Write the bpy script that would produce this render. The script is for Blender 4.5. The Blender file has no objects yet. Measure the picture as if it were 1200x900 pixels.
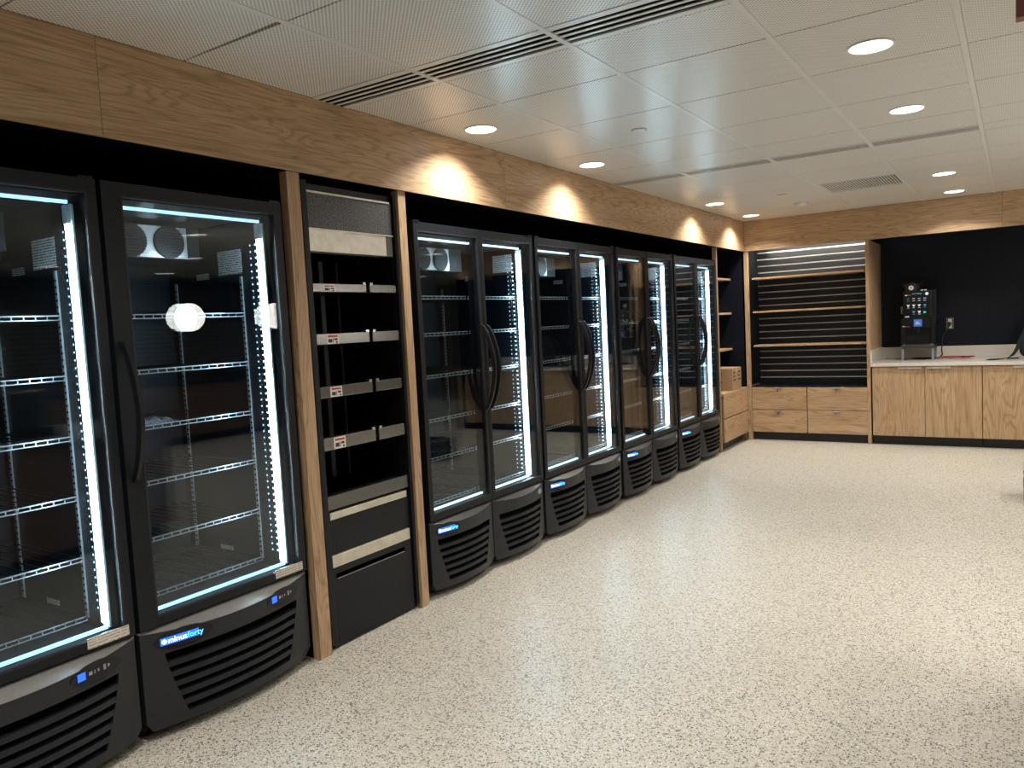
import bpy, bmesh, math, random
from mathutils import Vector, Matrix
random.seed(7)
scene = bpy.context.scene
COL = scene.collection
PI = math.pi

# ------------------------------------------------------------------ camera, world, exposure
CH = 2.74                                   # ceiling height
cam_d = bpy.data.cameras.new('camera'); cam = bpy.data.objects.new('camera', cam_d); COL.objects.link(cam)
cam_d.sensor_width = 36.0; cam_d.lens = 901.27 / 1200 * 36.0; cam_d.clip_start = 0.02
yaw, pit, rol = math.radians(33.401), math.radians(-4.282), math.radians(-2.9387)
fwd = Vector((-math.sin(yaw) * math.cos(pit), math.cos(yaw) * math.cos(pit), math.sin(pit)))
rgt = Vector((math.cos(yaw), math.sin(yaw), 0)); upv = rgt.cross(fwd)
r2 = math.cos(rol) * rgt + math.sin(rol) * upv; u2 = r2.cross(fwd)
cam.matrix_world = Matrix(((r2.x, u2.x, -fwd.x, 2.8468), (r2.y, u2.y, -fwd.y, -9.7382), (r2.z, u2.z, -fwd.z, 1.5909), (0, 0, 0, 1)))
scene.camera = cam
world = bpy.data.worlds.new('world'); scene.world = world; world.use_nodes = True
world.node_tree.nodes['Background'].inputs[0].default_value = (1, .93, .82, 1)
world.node_tree.nodes['Background'].inputs[1].default_value = 0.02
vs = scene.view_settings
vs.view_transform = 'Standard'; vs.look = 'None'; vs.gamma = 1; vs.exposure = 0.0; vs.use_curve_mapping = False
LAMP_W, LAMP_COL = 16.5, (1.0, 0.955, 0.895)
DISC_E = 7.0
LED_E, TRIM_GLOW_E, REFL_E = 62.0, 1.5, 5.0

# ------------------------------------------------------------------ helpers
class MB:
    """collects shapes in world coordinates; build() links ONE mesh object"""
    def __init__(s): s.v = []; s.f = []
    def add(s, vs_, fs):
        n = len(s.v); s.v += [tuple(v) for v in vs_]; s.f += [tuple(i + n for i in f) for f in fs]; return s
    def box(s, x0, x1, y0, y1, z0, z1):
        x0, x1 = min(x0, x1), max(x0, x1); y0, y1 = min(y0, y1), max(y0, y1); z0, z1 = min(z0, z1), max(z0, z1)
        return s.add([(x0,y0,z0),(x1,y0,z0),(x1,y1,z0),(x0,y1,z0),(x0,y0,z1),(x1,y0,z1),(x1,y1,z1),(x0,y1,z1)],
                     [(0,3,2,1),(4,5,6,7),(0,1,5,4),(1,2,6,5),(2,3,7,6),(3,0,4,7)])
    def cyl(s, c, r, h, axis='Z', n=20, r2=None):
        r2 = r if r2 is None else r2; P = []
        for rr, t in ((r, 0), (r2, h)):
            for i in range(n):
                a = 2*PI*i/n; p, q = rr*math.cos(a), rr*math.sin(a)
                d = {'Z': (p, q, t), 'X': (t, p, q), 'Y': (q, t, p)}[axis]
                P.append((c[0]+d[0], c[1]+d[1], c[2]+d[2]))
        F = [(i, (i+1) % n, n+(i+1) % n, n+i) for i in range(n)] + [tuple(range(n-1, -1, -1)), tuple(range(n, 2*n))]
        return s.add(P, F)
    def ring(s, c, r0, r1, z0, z1, n=28):
        P = []
        for r, z in ((r0, z0), (r1, z0), (r1, z1), (r0, z1)):
            P += [(c[0]+r*math.cos(2*PI*i/n), c[1]+r*math.sin(2*PI*i/n), z) for i in range(n)]
        F = []
        for k in range(4):
            for i in range(n):
                j = (i+1) % n; a, b = k*n, ((k+1) % 4)*n
                F.append((a+i, a+j, b+j, b+i))
        return s.add(P, F)
    def tube(s, pts, r, n=8):
        pts = [Vector(p) for p in pts]; m = len(pts); P = []; up = Vector((0, 0, 1))
        rr = r if isinstance(r, (list, tuple)) else [r]*m
        for i, p in enumerate(pts):
            t = (pts[min(i+1, m-1)] - pts[max(i-1, 0)]).normalized()
            a = t.cross(up)
            if a.length < 1e-3: a = t.cross(Vector((0, 1, 0)))
            a.normalize(); b = a.cross(t)
            for k in range(n):
                w = 2*PI*k/n; P.append(p + (a*math.cos(w) + b*math.sin(w))*rr[i])
        F = [(i*n+k, i*n+(k+1) % n, (i+1)*n+(k+1) % n, (i+1)*n+k) for i in range(m-1) for k in range(n)]
        F += [tuple(range(n-1, -1, -1)), tuple(range((m-1)*n, m*n))]
        return s.add(P, F)
    def sphere(s, c, r, n=20, m=12, sx=1, sy=1, sz=1, e=1.0):
        P = []; F = []
        sg = lambda t: math.copysign(abs(t)**e, t)
        for j in range(m+1):
            th = PI*j/m
            for i in range(n):
                a = 2*PI*i/n
                P.append((c[0]+r*sx*sg(math.sin(th))*sg(math.cos(a)), c[1]+r*sy*sg(math.sin(th))*sg(math.sin(a)), c[2]+r*sz*sg(math.cos(th))))
        for j in range(m):
            for i in range(n): F.append((j*n+i, (j+1)*n+i, (j+1)*n+(i+1) % n, j*n+(i+1) % n))
        return s.add(P, F)
    def build(s, name, m, parent=None, root=None, bevel=0, smooth=False, loc=None):
        o3 = Vector(loc) if loc else (rootloc(parent) if parent else Vector((0, 0, 0)))
        me = bpy.data.meshes.new(name)
        me.from_pydata([tuple(Vector(v) - o3) for v in s.v], [], s.f)
        bm = bmesh.new(); bm.from_mesh(me)
        bmesh.ops.remove_doubles(bm, verts=bm.verts, dist=1e-6)
        bmesh.ops.recalc_face_normals(bm, faces=bm.faces)
        if bevel: bmesh.ops.bevel(bm, geom=list(bm.edges), offset=bevel, segments=2, affect='EDGES', profile=.5, clamp_overlap=True)
        bm.to_mesh(me); bm.free()
        if smooth:
            for p in me.polygons: p.use_smooth = True
        me.materials.append(m)
        o = bpy.data.objects.new(name, me); COL.objects.link(o)
        if parent: o.parent = parent
        elif loc: o.location = o3
        return o
def rootloc(p):
    while p.parent: p = p.parent
    return p.location.copy()
def box(*a): return MB().box(*a)
def thing(name, label, cat, loc, group=None):
    o = bpy.data.objects.new(name, None); COL.objects.link(o); o.empty_display_size = .1
    o.location = loc; o['label'] = label; o['category'] = cat
    if group: o['group'] = group
    return o
def tag(o, label, cat, group=None):
    o['label'] = label; o['category'] = cat
    if group: o['group'] = group
    return o
def struct(o): o['kind'] = 'structure'; return o
def copy_tree(o, parent=None):
    c = o.copy(); COL.objects.link(c)
    if parent: c.parent = parent
    for ch in list(o.children): copy_tree(ch, c)
    return c
def text_mesh(name, txt, size, m, parent, origin, xdir, ydir, extr=.0005, align='LEFT'):
    cu = bpy.data.curves.new(name, 'FONT'); cu.body = txt; cu.size = size; cu.extrude = extr; cu.align_x = align; cu.align_y = 'CENTER'
    cu.resolution_u = 2
    t = bpy.data.objects.new(name + '_tmp', cu); COL.objects.link(t)
    bpy.context.view_layer.update()
    me = bpy.data.meshes.new_from_object(t.evaluated_get(bpy.context.evaluated_depsgraph_get()))
    bpy.data.objects.remove(t)
    X, Y = Vector(xdir).normalized(), Vector(ydir).normalized(); Z = X.cross(Y)
    o3 = Vector(origin) - rootloc(parent)
    me.transform(Matrix(((X.x, Y.x, Z.x, o3.x), (X.y, Y.y, Z.y, o3.y), (X.z, Y.z, Z.z, o3.z), (0, 0, 0, 1))))
    me.materials.clear(); me.materials.append(m)
    o = bpy.data.objects.new(name, me); COL.objects.link(o); o.parent = parent
    return o

# ------------------------------------------------------------------ materials
def newmat(name):
    m = bpy.data.materials.new(name); m.use_nodes = True
    nt = m.node_tree; return m, nt, nt.nodes['Principled BSDF']
def N(nt, t, **kw):
    n = nt.nodes.new(t)
    for k, v in kw.items(): setattr(n, k, v)
    return n
def ramp(nt, src, stops, interp='LINEAR'):
    r = N(nt, 'ShaderNodeValToRGB'); r.color_ramp.interpolation = interp
    e = r.color_ramp.elements
    while len(e) < len(stops): e.new(.5)
    for i, (p, c) in enumerate(stops): e[i].position = p; e[i].color = (*c, 1)
    nt.links.new(src, r.inputs[0]); return r.outputs[0]
def plain(name, col, rough=.5, metal=0., spec=.5, var=.06, bump=0., scale=40, coat=0.):
    """colour with a fine procedural variation"""
    m, nt, b = newmat(name)
    tc = N(nt, 'ShaderNodeTexCoord'); no = N(nt, 'ShaderNodeTexNoise'); no.inputs['Scale'].default_value = scale; no.inputs['Detail'].default_value = 4
    nt.links.new(tc.outputs['Object'], no.inputs['Vector'])
    c = ramp(nt, no.outputs['Fac'], [(.3, tuple(x*(1-var) for x in col)), (.7, tuple(min(1, x*(1+var)) for x in col))])
    nt.links.new(c, b.inputs['Base Color'])
    b.inputs['Roughness'].default_value = rough; b.inputs['Metallic'].default_value = metal
    b.inputs['Specular IOR Level'].default_value = spec; b.inputs['Coat Weight'].default_value = coat
    if bump:
        bp = N(nt, 'ShaderNodeBump'); bp.inputs['Strength'].default_value = bump; bp.inputs['Distance'].default_value = .002
        nt.links.new(no.outputs['Fac'], bp.inputs['Height']); nt.links.new(bp.outputs[0], b.inputs['Normal'])
    return m
def emit(name, col, e):
    m, nt, b = newmat(name)
    b.inputs['Base Color'].default_value = (*[c*.8 for c in col], 1)
    b.inputs['Emission Color'].default_value = (*col, 1); b.inputs['Emission Strength'].default_value = e
    return m
def wood(name, axis, tone=1.08):
    m, nt, b = newmat(name)
    tc = N(nt, 'ShaderNodeTexCoord'); oi = N(nt, 'ShaderNodeObjectInfo')
    add = N(nt, 'ShaderNodeVectorMath', operation='ADD'); mul = N(nt, 'ShaderNodeVectorMath', operation='SCALE')
    cmb = N(nt, 'ShaderNodeCombineXYZ')
    for i in range(3): nt.links.new(oi.outputs['Random'], cmb.inputs[i])
    mul.inputs['Scale'].default_value = 7.0
    nt.links.new(cmb.outputs[0], mul.inputs[0]); nt.links.new(tc.outputs['Object'], add.inputs[0]); nt.links.new(mul.outputs[0], add.inputs[1])
    def stretched(al, ac):
        mp = N(nt, 'ShaderNodeMapping'); s = [ac, ac, ac]; s['XYZ'.index(axis)] = al
        mp.inputs['Scale'].default_value = s; nt.links.new(add.outputs[0], mp.inputs[0]); return mp.outputs[0]
    # growth rings: contour lines of a stretched noise
    n1 = N(nt, 'ShaderNodeTexNoise'); n1.inputs['Scale'].default_value = 1.0; n1.inputs['Detail'].default_value = 2.5; n1.inputs['Distortion'].default_value = .5
    nt.links.new(stretched(.55, 5.5), n1.inputs['Vector'])
    k = N(nt, 'ShaderNodeMath', operation='MULTIPLY'); k.inputs[1].default_value = 21; nt.links.new(n1.outputs['Fac'], k.inputs[0])
    fr = N(nt, 'ShaderNodeMath', operation='FRACT'); nt.links.new(k.outputs[0], fr.inputs[0])
    # fine pores
    n2 = N(nt, 'ShaderNodeTexNoise'); n2.inputs['Scale'].default_value = 1.0; n2.inputs['Detail'].default_value = 5
    nt.links.new(stretched(6, 150), n2.inputs['Vector'])
    n3 = N(nt, 'ShaderNodeTexNoise'); n3.inputs['Scale'].default_value = 1.0; n3.inputs['Detail'].default_value = 3
    nt.links.new(stretched(.8, 9), n3.inputs['Vector'])
    c0 = ramp(nt, n3.outputs['Fac'], [(.3, (.43*tone, .285*tone, .165*tone)), (.7, (.52*tone, .36*tone, .22*tone))])
    ringc = ramp(nt, fr.outputs[0], [(.0, (.70, .645, .57)), (.30, (1, 1, 1)), (.78, (1, 1, 1)), (1., (.80, .75, .69))])
    pore = ramp(nt, n2.outputs['Fac'], [(.36, (.70, .65, .59)), (.56, (1, 1, 1))])
    mx = N(nt, 'ShaderNodeMix', data_type='RGBA', blend_type='MULTIPLY'); mx.inputs['Factor'].default_value = 1.0
    nt.links.new(c0, mx.inputs['A']); nt.links.new(ringc, mx.inputs['B'])
    m2 = N(nt, 'ShaderNodeMix', data_type='RGBA', blend_type='MULTIPLY'); m2.inputs['Factor'].default_value = .7
    nt.links.new(mx.outputs['Result'], m2.inputs['A']); nt.links.new(pore, m2.inputs['B'])
    nt.links.new(m2.outputs['Result'], b.inputs['Base Color'])
    b.inputs['Roughness'].default_value = .42; b.inputs['Specular IOR Level'].default_value = .4
    bp = N(nt, 'ShaderNodeBump'); bp.inputs['Strength'].default_value = .15; bp.inputs['Distance'].default_value = .001
    nt.links.new(n2.outputs['Fac'], bp.inputs['Height']); nt.links.new(bp.outputs[0], b.inputs['Normal'])
    return m
def floor_mat():
    m, nt, b = newmat('speckled_floor')
    tc = N(nt, 'ShaderNodeTexCoord')
    def dots(scale, share, rad, lo, hi):
        """round flecks: a share of the cells carries a dot; returns (mask, colour)"""
        v = N(nt, 'ShaderNodeTexVoronoi'); v.inputs['Scale'].default_value = scale; nt.links.new(tc.outputs['Object'], v.inputs['Vector'])
        sc_ = N(nt, 'ShaderNodeSeparateColor'); nt.links.new(v.outputs['Color'], sc_.inputs[0])
        l1 = N(nt, 'ShaderNodeMath', operation='LESS_THAN'); l1.inputs[1].default_value = share; nt.links.new(sc_.outputs[0], l1.inputs[0])
        l2 = N(nt, 'ShaderNodeMath', operation='LESS_THAN'); l2.inputs[1].default_value = rad; nt.links.new(v.outputs['Distance'], l2.inputs[0])
        mu = N(nt, 'ShaderNodeMath', operation='MULTIPLY'); nt.links.new(l1.outputs[0], mu.inputs[0]); nt.links.new(l2.outputs[0], mu.inputs[1])
        return mu.outputs[0], ramp(nt, sc_.outputs[1], [(0, lo), (1, hi)])
    n0 = N(nt, 'ShaderNodeTexNoise'); n0.inputs['Scale'].default_value = 190; n0.inputs['Detail'].default_value = 2; nt.links.new(tc.outputs['Object'], n0.inputs['Vector'])
    cur = ramp(nt, n0.outputs['Fac'], [(.35, (.43, .395, .325)), (.65, (.545, .51, .435))])
    for args in ((170, .30, .5, (.62, .59, .51), (.72, .70, .63)), (150, .34, .5, (.26, .235, .19), (.38, .35, .29)), (112, .32, .48, (.07, .064, .052), (.19, .175, .145))):
        mk_, cc = dots(*args)
        mx = N(nt, 'ShaderNodeMix', data_type='RGBA'); nt.links.new(mk_, mx.inputs['Factor']); nt.links.new(cur, mx.inputs['A']); nt.links.new(cc, mx.inputs['B']); cur = mx.outputs['Result']
    n = N(nt, 'ShaderNodeTexNoise'); n.inputs['Scale'].default_value = 1.2; n.inputs['Detail'].default_value = 3; nt.links.new(tc.outputs['Object'], n.inputs['Vector'])
    lg = ramp(nt, n.outputs['Fac'], [(.3, (.96, .96, .96)), (.7, (1.0, 1.0, 1.0))])
    m2 = N(nt, 'ShaderNodeMix', data_type='RGBA', blend_type='MULTIPLY'); m2.inputs['Factor'].default_value = 1
    nt.links.new(cur, m2.inputs['A']); nt.links.new(lg, m2.inputs['B'])
    nt.links.new(m2.outputs['Result'], b.inputs['Base Color'])
    rr = ramp(nt, n.outputs['Fac'], [(.3, (.36,)*3), (.7, (.44,)*3)]); nt.links.new(rr, b.inputs['Roughness'])
    b.inputs['Specular IOR Level'].default_value = .5
    return m
def ceil_mat(name, holes=True, col=(.80, .775, .73)):
    m, nt, b = newmat(name)
    tc = N(nt, 'ShaderNodeTexCoord'); sp = N(nt, 'ShaderNodeSeparateXYZ'); nt.links.new(tc.outputs['Object'], sp.inputs[0])
    if holes:
        def s(o, k):
            q = N(nt, 'ShaderNodeMath', operation='MULTIPLY'); q.inputs[1].default_value = k; nt.links.new(o, q.inputs[0])
            w = N(nt, 'ShaderNodeMath', operation='SINE'); nt.links.new(q.outputs[0], w.inputs[0]); return w.outputs[0]
        pr = N(nt, 'ShaderNodeMath', operation='MULTIPLY'); k = 2*PI/.0185
        nt.links.new(s(sp.outputs[0], k), pr.inputs[0]); nt.links.new(s(sp.outputs[1], k), pr.inputs[1])
        c = ramp(nt, pr.outputs[0], [(.12, col), (.30, tuple(x*.42 for x in col))])
        nt.links.new(c, b.inputs['Base Color'])
    else:
        no = N(nt, 'ShaderNodeTexNoise'); no.inputs['Scale'].default_value = 30; nt.links.new(tc.outputs['Object'], no.inputs['Vector'])
        nt.links.new(ramp(nt, no.outputs['Fac'], [(.3, tuple(x*.97 for x in col)), (.7, col)]), b.inputs['Base Color'])
    b.inputs['Roughness'].default_value = .33; b.inputs['Specular IOR Level'].default_value = .55
    return m
def glass_mat(name, f0=.022, tint=(.95, .975, .98)):
    m = bpy.data.materials.new(name); m.use_nodes = True; nt = m.node_tree; nt.nodes.clear()
    out = N(nt, 'ShaderNodeOutputMaterial'); t = N(nt, 'ShaderNodeBsdfTransparent'); g = N(nt, 'ShaderNodeBsdfGlossy')
    g.inputs['Roughness'].default_value = .004; t.inputs['Color'].default_value = (*tint, 1); g.inputs['Color'].default_value = (.95, .97, 1, 1)
    ge = N(nt, 'ShaderNodeNewGeometry'); dt = N(nt, 'ShaderNodeVectorMath', operation='DOT_PRODUCT')
    nt.links.new(ge.outputs['Normal'], dt.inputs[0]); nt.links.new(ge.outputs['Incoming'], dt.inputs[1])
    def mth(op, a, b=None):
        n = N(nt, 'ShaderNodeMath', operation=op)
        for i, v in enumerate((a, b)):
            if v is None: continue
            if isinstance(v, (int, float)): n.inputs[i].default_value = v
            else: nt.links.new(v, n.inputs[i])
        return n.outputs[0]
    c = mth('ABSOLUTE', dt.outputs['Value']); p5 = mth('POWER', mth('SUBTRACT', 1.0, c), 5.0)
    # a faint uneven film keeps the pane procedural
    no = N(nt, 'ShaderNodeTexNoise'); no.inputs['Scale'].default_value = 3; tc = N(nt, 'ShaderNodeTexCoord'); nt.links.new(tc.outputs['Object'], no.inputs['Vector'])
    mr = N(nt, 'ShaderNodeMapRange'); mr.inputs['To Min'].default_value = .9; mr.inputs['To Max'].default_value = 1.0; nt.links.new(no.outputs['Fac'], mr.inputs['Value'])
    fr = mth('MULTIPLY', mth('ADD', mth('MULTIPLY', p5, 1-f0), f0), mr.outputs[0])
    mx = N(nt, 'ShaderNodeMixShader'); nt.links.new(fr, mx.inputs[0]); nt.links.new(t.outputs[0], mx.inputs[1]); nt.links.new(g.outputs[0], mx.inputs[2])
    nt.links.new(mx.outputs[0], out.inputs[0]); return m
def stripes_mat(name, paper, ink, freq, axis='Z', duty=.45, rough=.5):
    """paper with rows of broken print, like small text on a notice"""
    m, nt, b = newmat(name)
    tc = N(nt, 'ShaderNodeTexCoord'); sp = N(nt, 'ShaderNodeSeparateXYZ'); nt.links.new(tc.outputs['Object'], sp.inputs[0])
    k = N(nt, 'ShaderNodeMath', operation='MULTIPLY'); k.inputs[1].default_value = freq; nt.links.new(sp.outputs['XYZ'.index(axis)], k.inputs[0])
    fr = N(nt, 'ShaderNodeMath', operation='FRACT'); nt.links.new(k.outputs[0], fr.inputs[0])
    lt = N(nt, 'ShaderNodeMath', operation='LESS_THAN'); lt.inputs[1].default_value = duty; nt.links.new(fr.outputs[0], lt.inputs[0])
    no = N(nt, 'ShaderNodeTexNoise'); no.inputs['Scale'].default_value = freq*1.6; nt.links.new(tc.outputs['Object'], no.inputs['Vector'])
    gt = N(nt, 'ShaderNodeMath', operation='GREATER_THAN'); gt.inputs[1].default_value = .44; nt.links.new(no.outputs['Fac'], gt.inputs[0])
    mu = N(nt, 'ShaderNodeMath', operation='MULTIPLY'); nt.links.new(lt.outputs[0], mu.inputs[0]); nt.links.new(gt.outputs[0], mu.inputs[1])
    mx = N(nt, 'ShaderNodeMix', data_type='RGBA'); mx.inputs['A'].default_value = (*paper, 1); mx.inputs['B'].default_value = (*ink, 1)
    nt.links.new(mu.outputs[0], mx.inputs['Factor']); nt.links.new(mx.outputs['Result'], b.inputs['Base Color']); b.inputs['Roughness'].default_value = rough
    return m
def subway_mat():
    m, nt, b = newmat('subway_tile')
    tc = N(nt, 'ShaderNodeTexCoord'); mp = N(nt, 'ShaderNodeMapping'); mp.inputs['Rotation'].default_value = (PI/2, 0, PI/2)
    sp = N(nt, 'ShaderNodeSeparateXYZ'); cb = N(nt, 'ShaderNodeCombineXYZ')
    nt.links.new(tc.outputs['Object'], sp.inputs[0]); nt.links.new(sp.outputs[1], cb.inputs[0]); nt.links.new(sp.outputs[2], cb.inputs[1])
    br = N(nt, 'ShaderNodeTexBrick'); br.inputs['Scale'].default_value = 1; br.inputs['Brick Width'].default_value = .23; br.inputs['Row Height'].default_value = .085
    br.inputs['Mortar Size'].default_value = .006; br.inputs['Color1'].default_value = (.62, .58, .5, 1); br.inputs['Color2'].default_value = (.55, .52, .45, 1); br.inputs['Mortar'].default_value = (.12, .12, .11, 1)
    nt.links.new(cb.outputs[0], br.inputs['Vector']); nt.links.new(br.outputs['Color'], b.inputs['Base Color']); b.inputs['Roughness'].default_value = .2
    return m

M = dict(
    wood_y=wood('oak_grain_y', 'Y'), wood_x=wood('oak_grain_x', 'X'), wood_z=wood('oak_grain_z', 'Z'),
    floor=floor_mat(), tile=ceil_mat('perforated_tile'), tee=ceil_mat('ceiling_tee', False, (.70, .68, .65)), tile_plain=ceil_mat('plain_tile', False),
    black_wall=plain('black_laminate', (.0022, .0048, .0098), .5, spec=.22),
    slat_black=plain('slat_black', (.011, .0135, .017), .36, spec=.45), strip_metal=plain('strip_metal', (.85, .86, .88), .25, .45),
    black_metal=plain('black_metal', (.006, .007, .009), .32, spec=.35),
    liner=plain('black_liner', (.005, .0085, .014), .4, spec=.3),
    door_black=plain('door_black', (.0068, .0088, .0120), .42, spec=.28),
    grille=plain('grille_plastic', (.014, .0165, .020), .36, spec=.38, bump=.1, scale=300),
    ledge=plain('ledge_grey', (.16, .155, .145), .3), ledge_dark=plain('ledge_dark', (.05, .051, .053), .3),
    dark=plain('slot_dark', (.002, .002, .003), .8, spec=.1),
    rubber=plain('black_rubber', (.01, .01, .01), .6),
    kick=plain('black_kick', (.012, .013, .016), .5),
    chrome=plain('chrome', (.72, .74, .76), .16, 1), rail=plain('rail_steel', (.34, .38, .42), .32, .5), wire=plain('dark_wire', (.010, .011, .013), .5, .0, spec=.3),
    steel=plain('brushed_steel', (.27, .265, .255), .22, 1, scale=90), alu=plain('aluminium', (.74, .74, .74), .28, .65),
    satin=plain('satin_steel', (.66, .62, .54), .38, .85, scale=25, var=.1),
    dull=plain('dark_steel', (.16, .16, .155), .3, 1), upright=plain('upright_steel', (.07, .072, .078), .4, .3),
    pebble=plain('pebbled_black', (.07, .072, .075), .4, bump=1.0, scale=120, var=.95),
    white=plain('white_plastic', (.75, .74, .71), .45), grey=plain('grey_plastic', (.3, .3, .3), .35), paper=plain('label_paper', (.62, .60, .55), .6),
    quartz=plain('white_quartz', (.64, .60, .53), .25, var=.12, scale=160),
    glass=glass_mat('door_glass'),
    notice=stripes_mat('notice_print', (.80, .86, .90), (.05, .06, .07), 95), tinyprint=stripes_mat('tiny_print', (.65, .7, .72), (.08, .08, .08), 120, duty=.5),
    plateprint=stripes_mat('plate_print', (.62, .58, .5), (.3, .27, .22), 90),
    led=emit('led_white', (.66, .88, 1.0), LED_E), bar=emit('trim_glow_blue', (.45, .76, .98), TRIM_GLOW_E), bar2=emit('trim_glow_white', (.66, .88, 1.0), TRIM_GLOW_E*1.25),
    led_refl=emit('led_reflection', (.6, .85, 1.0), REFL_E), led_refl_dim=emit('led_reflection_dim', (.5, .78, 1.0), 1.2),
    frost=plain('frosted_strip', (.5, .62, .68), .4),
    disc=emit('downlight_disc', (1, .95, .86), DISC_E), cove=emit('cove_led', (1, .92, .78), 150.0), globe=emit('pendant_globe', (1, .94, .84), 22.0),
    blue=emit('badge_blue', (.02, .12, 1.0), 1.6), letter=emit('badge_white', (.75, .92, 1), 3.0), cyan=emit('badge_cyan', (.08, .55, 1), 2.6),
    screen=emit('screen_blue', (.04, .13, .42), .6), icon=emit('icon_white', (.7, .78, .82), .35), green=emit('icon_green', (.05, .7, .4), .5), cyan_d=emit('panel_cyan', (.1, .28, .45), .25), red_l=plain('red_print', (.5, .04, .03), .5),
    red=plain('red_strap', (.42, .03, .035), .5), maroon=plain('dark_red', (.22, .075, .06), .5),
    card=plain('cardboard', (.36, .23, .13), .75, var=.1, scale=15), ink=plain('box_ink', (.06, .04, .03), .8), tape=plain('packing_tape', (.42, .30, .19), .3),
    fabric=plain('black_fabric', (.01, .011, .013), .8, bump=.4, scale=200), hopper=plain('smoked_hopper', (.03, .028, .026), .15),
    brown=plain('brown_laminate', (.20, .115, .075), .4), cream=plain('cream_wall', (.5, .44, .34), .6), orange=plain('orange_wall', (.45, .24, .07), .6),
    subway=subway_mat(), counter_grey=plain('grey_worktop', (.38, .37, .35), .35),
)

# ------------------------------------------------------------------ the room shell
struct(box(-1.1, 10.6, -13, 6.2, -.12, 0).build('floor', M['floor']))
struct(box(-1.1, -1.0, -13, 1.1, 0, 2.9).build('wall_left', M['black_wall']))
struct(box(-1.0, 4.40, .95, 1.1, 0, 2.9).build('wall_back', M['black_wall']))
struct(box(10.5, 10.6, -13, 6.2, 0, 2.9).build('wall_right', M['subway']))
struct(box(-1.0, 10.6, -13.1, -13, 0, 2.9).build('wall_behind', M['cream']))
struct(box(4.4, 10.6, 6.1, 6.2, 0, 2.9).build('wall_passage', M['cream']))
struct(box(4.3, 4.4, 1.1, 6.2, 0, 2.9).build('wall_passage_side', M['black_wall']))
# soffit behind the fascia boards, over the coolers and over the back niche
ceil = struct(box(-1.1, 10.6, -13, 6.2, 2.80, 2.9).build('ceiling', M['dark']))
box(-1.0, -.03, -13, .95, 2.395, 2.41).build('soffit_board', M['black_wall'], ceil)
box(-.03, 4.4, .12, .95, 2.44, 2.455).build('soffit_board', M['black_wall'], ceil)
# fascia boards
tr1 = struct(box(-.03, -.012, -13, .0, 2.385, 2.79).build('trim_1', M['black_wall']))
for a, b in ((-13, -10.82), (-10.82, -8.10), (-8.10, -5.38), (-5.38, -2.68), (-2.68, -.002)):
    box(-.012, 0, a+.001, b-.001, 2.373, 2.739).build('fascia_board', M['wood_y'], tr1)
tr2 = struct(box(.0, 4.4, .012, .03, 2.385, 2.79).build('trim_2', M['black_wall']))
for a, b in ((0, 2.72), (2.72, 4.4)):
    box(a+.001, b-.001, 0, .012, 2.373, 2.739).build('fascia_board', M['wood_x'], tr2)

# ceiling tiles, tees, gaps
XS = [0.0, .612, 1.298, 1.982, 2.652, 3.336, 4.02]
YS = [-9.80, -9.11, -8.42, -7.735, -7.05, None, -6.80, -6.335, -5.65, -4.945, -4.262, -3.78, None, -3.56, -2.874, -2.19, -1.51, -.83, -.145, -.003]
rows = [(YS[i], YS[i+1]) for i in range(len(YS)-1) if YS[i] is not None and YS[i+1] is not None]
g = .0038; TW = .014
for i in range(len(XS)-1):
    for (a, b) in rows:
        if i == 2 and abs(a+2.19) < .01: continue         # return-air grille sits here
        x0, x1 = XS[i] + (TW if i else .002), XS[i+1] - TW
        if i >= 4 and abs(a+4.262) < .01: pass
        o = box(x0, x1, a+g, b-g, CH, CH+.02).build('tile', M['tile'] if b < -3.0 or True else M['tile_plain'], ceil)
        if i == 0 and abs(a+8.42) < .01:                  # this tile sits crooked: a dark wedge opens along its far edge
            for v in o.data.vertices:
                if v.co.y > a+.3 and v.co.x > .3: v.co.y -= .016
for x in XS[1:]:
    box(x-TW+.001, x+TW-.001, -9.8, 0, CH-.002, CH+.02).build('tee', M['tee'], ceil)
for x0, x1 in ((2.652+TW, 4.02),):                      # right of the third tee the air slots give way to plain strips
    box(x0, x1, -7.05+g, -6.80-g, CH, CH+.02).build('tile', M['tile'], ceil)
    box(x0, x1, -3.78+g, -3.56-g, CH, CH+.02).build('tile', M['tile'], ceil)
# sagging tile edge near the camera
# the rest of the ceiling, out of the picture: tiles joined into one part
rb = MB()
x = 4.02 + TW
yy = -13.0
for i in range(10):
    xa = 4.034 + i*.66
    for j in range(28):
        ya = -13 + j*.686
        if xa+.65 < 10.6: rb.box(xa, xa+.655, ya, min(ya+.682, 6.2), CH, CH+.02)
for i in range(6):
    for j in range(5):
        ya = -13 + j*.64
        rb.box(XS[i], XS[i+1]-.005, ya, ya+.636, CH, CH+.02)
o = rb.build('tile_field', M['tile'], ceil); o['kind'] = 'stuff'

def slot_diffuser(x0, x1, y0, y1, label, n=4):
    t = thing('slot_diffuser', label, 'air vent', ((x0+x1)/2, (y0+y1)/2, CH), 'linear air slots in the ceiling')
    box(x0, x1, y0, y1, CH+.006, CH+.02).build('plenum', M['dark'], t)
    fl = (y1-y0)*.16
    box(x0, x1, y0, y0+fl, CH-.001, CH+.006).build('flange', M['tee'], t)
    box(x0, x1, y1-fl, y1, CH-.001, CH+.006).build('flange', M['tee'], t)
    s = (y1-y0-2*fl)/(2*n-1)
    for i in range(n-1):
        a = y0+fl+s*(2*i+1)
        box(x0, x1, a, a+s*.72, CH-.001, CH+.002).build('blade', M['tee'], t)
slot_diffuser(.0, 1.298-TW, -7.048, -6.802, 'long four-slot air vent at the nearer oak fascia end')
slot_diffuser(1.298+TW, 2.652-TW, -7.048, -6.802, 'four-slot air vent crossing the top edge of the photo')
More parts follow.
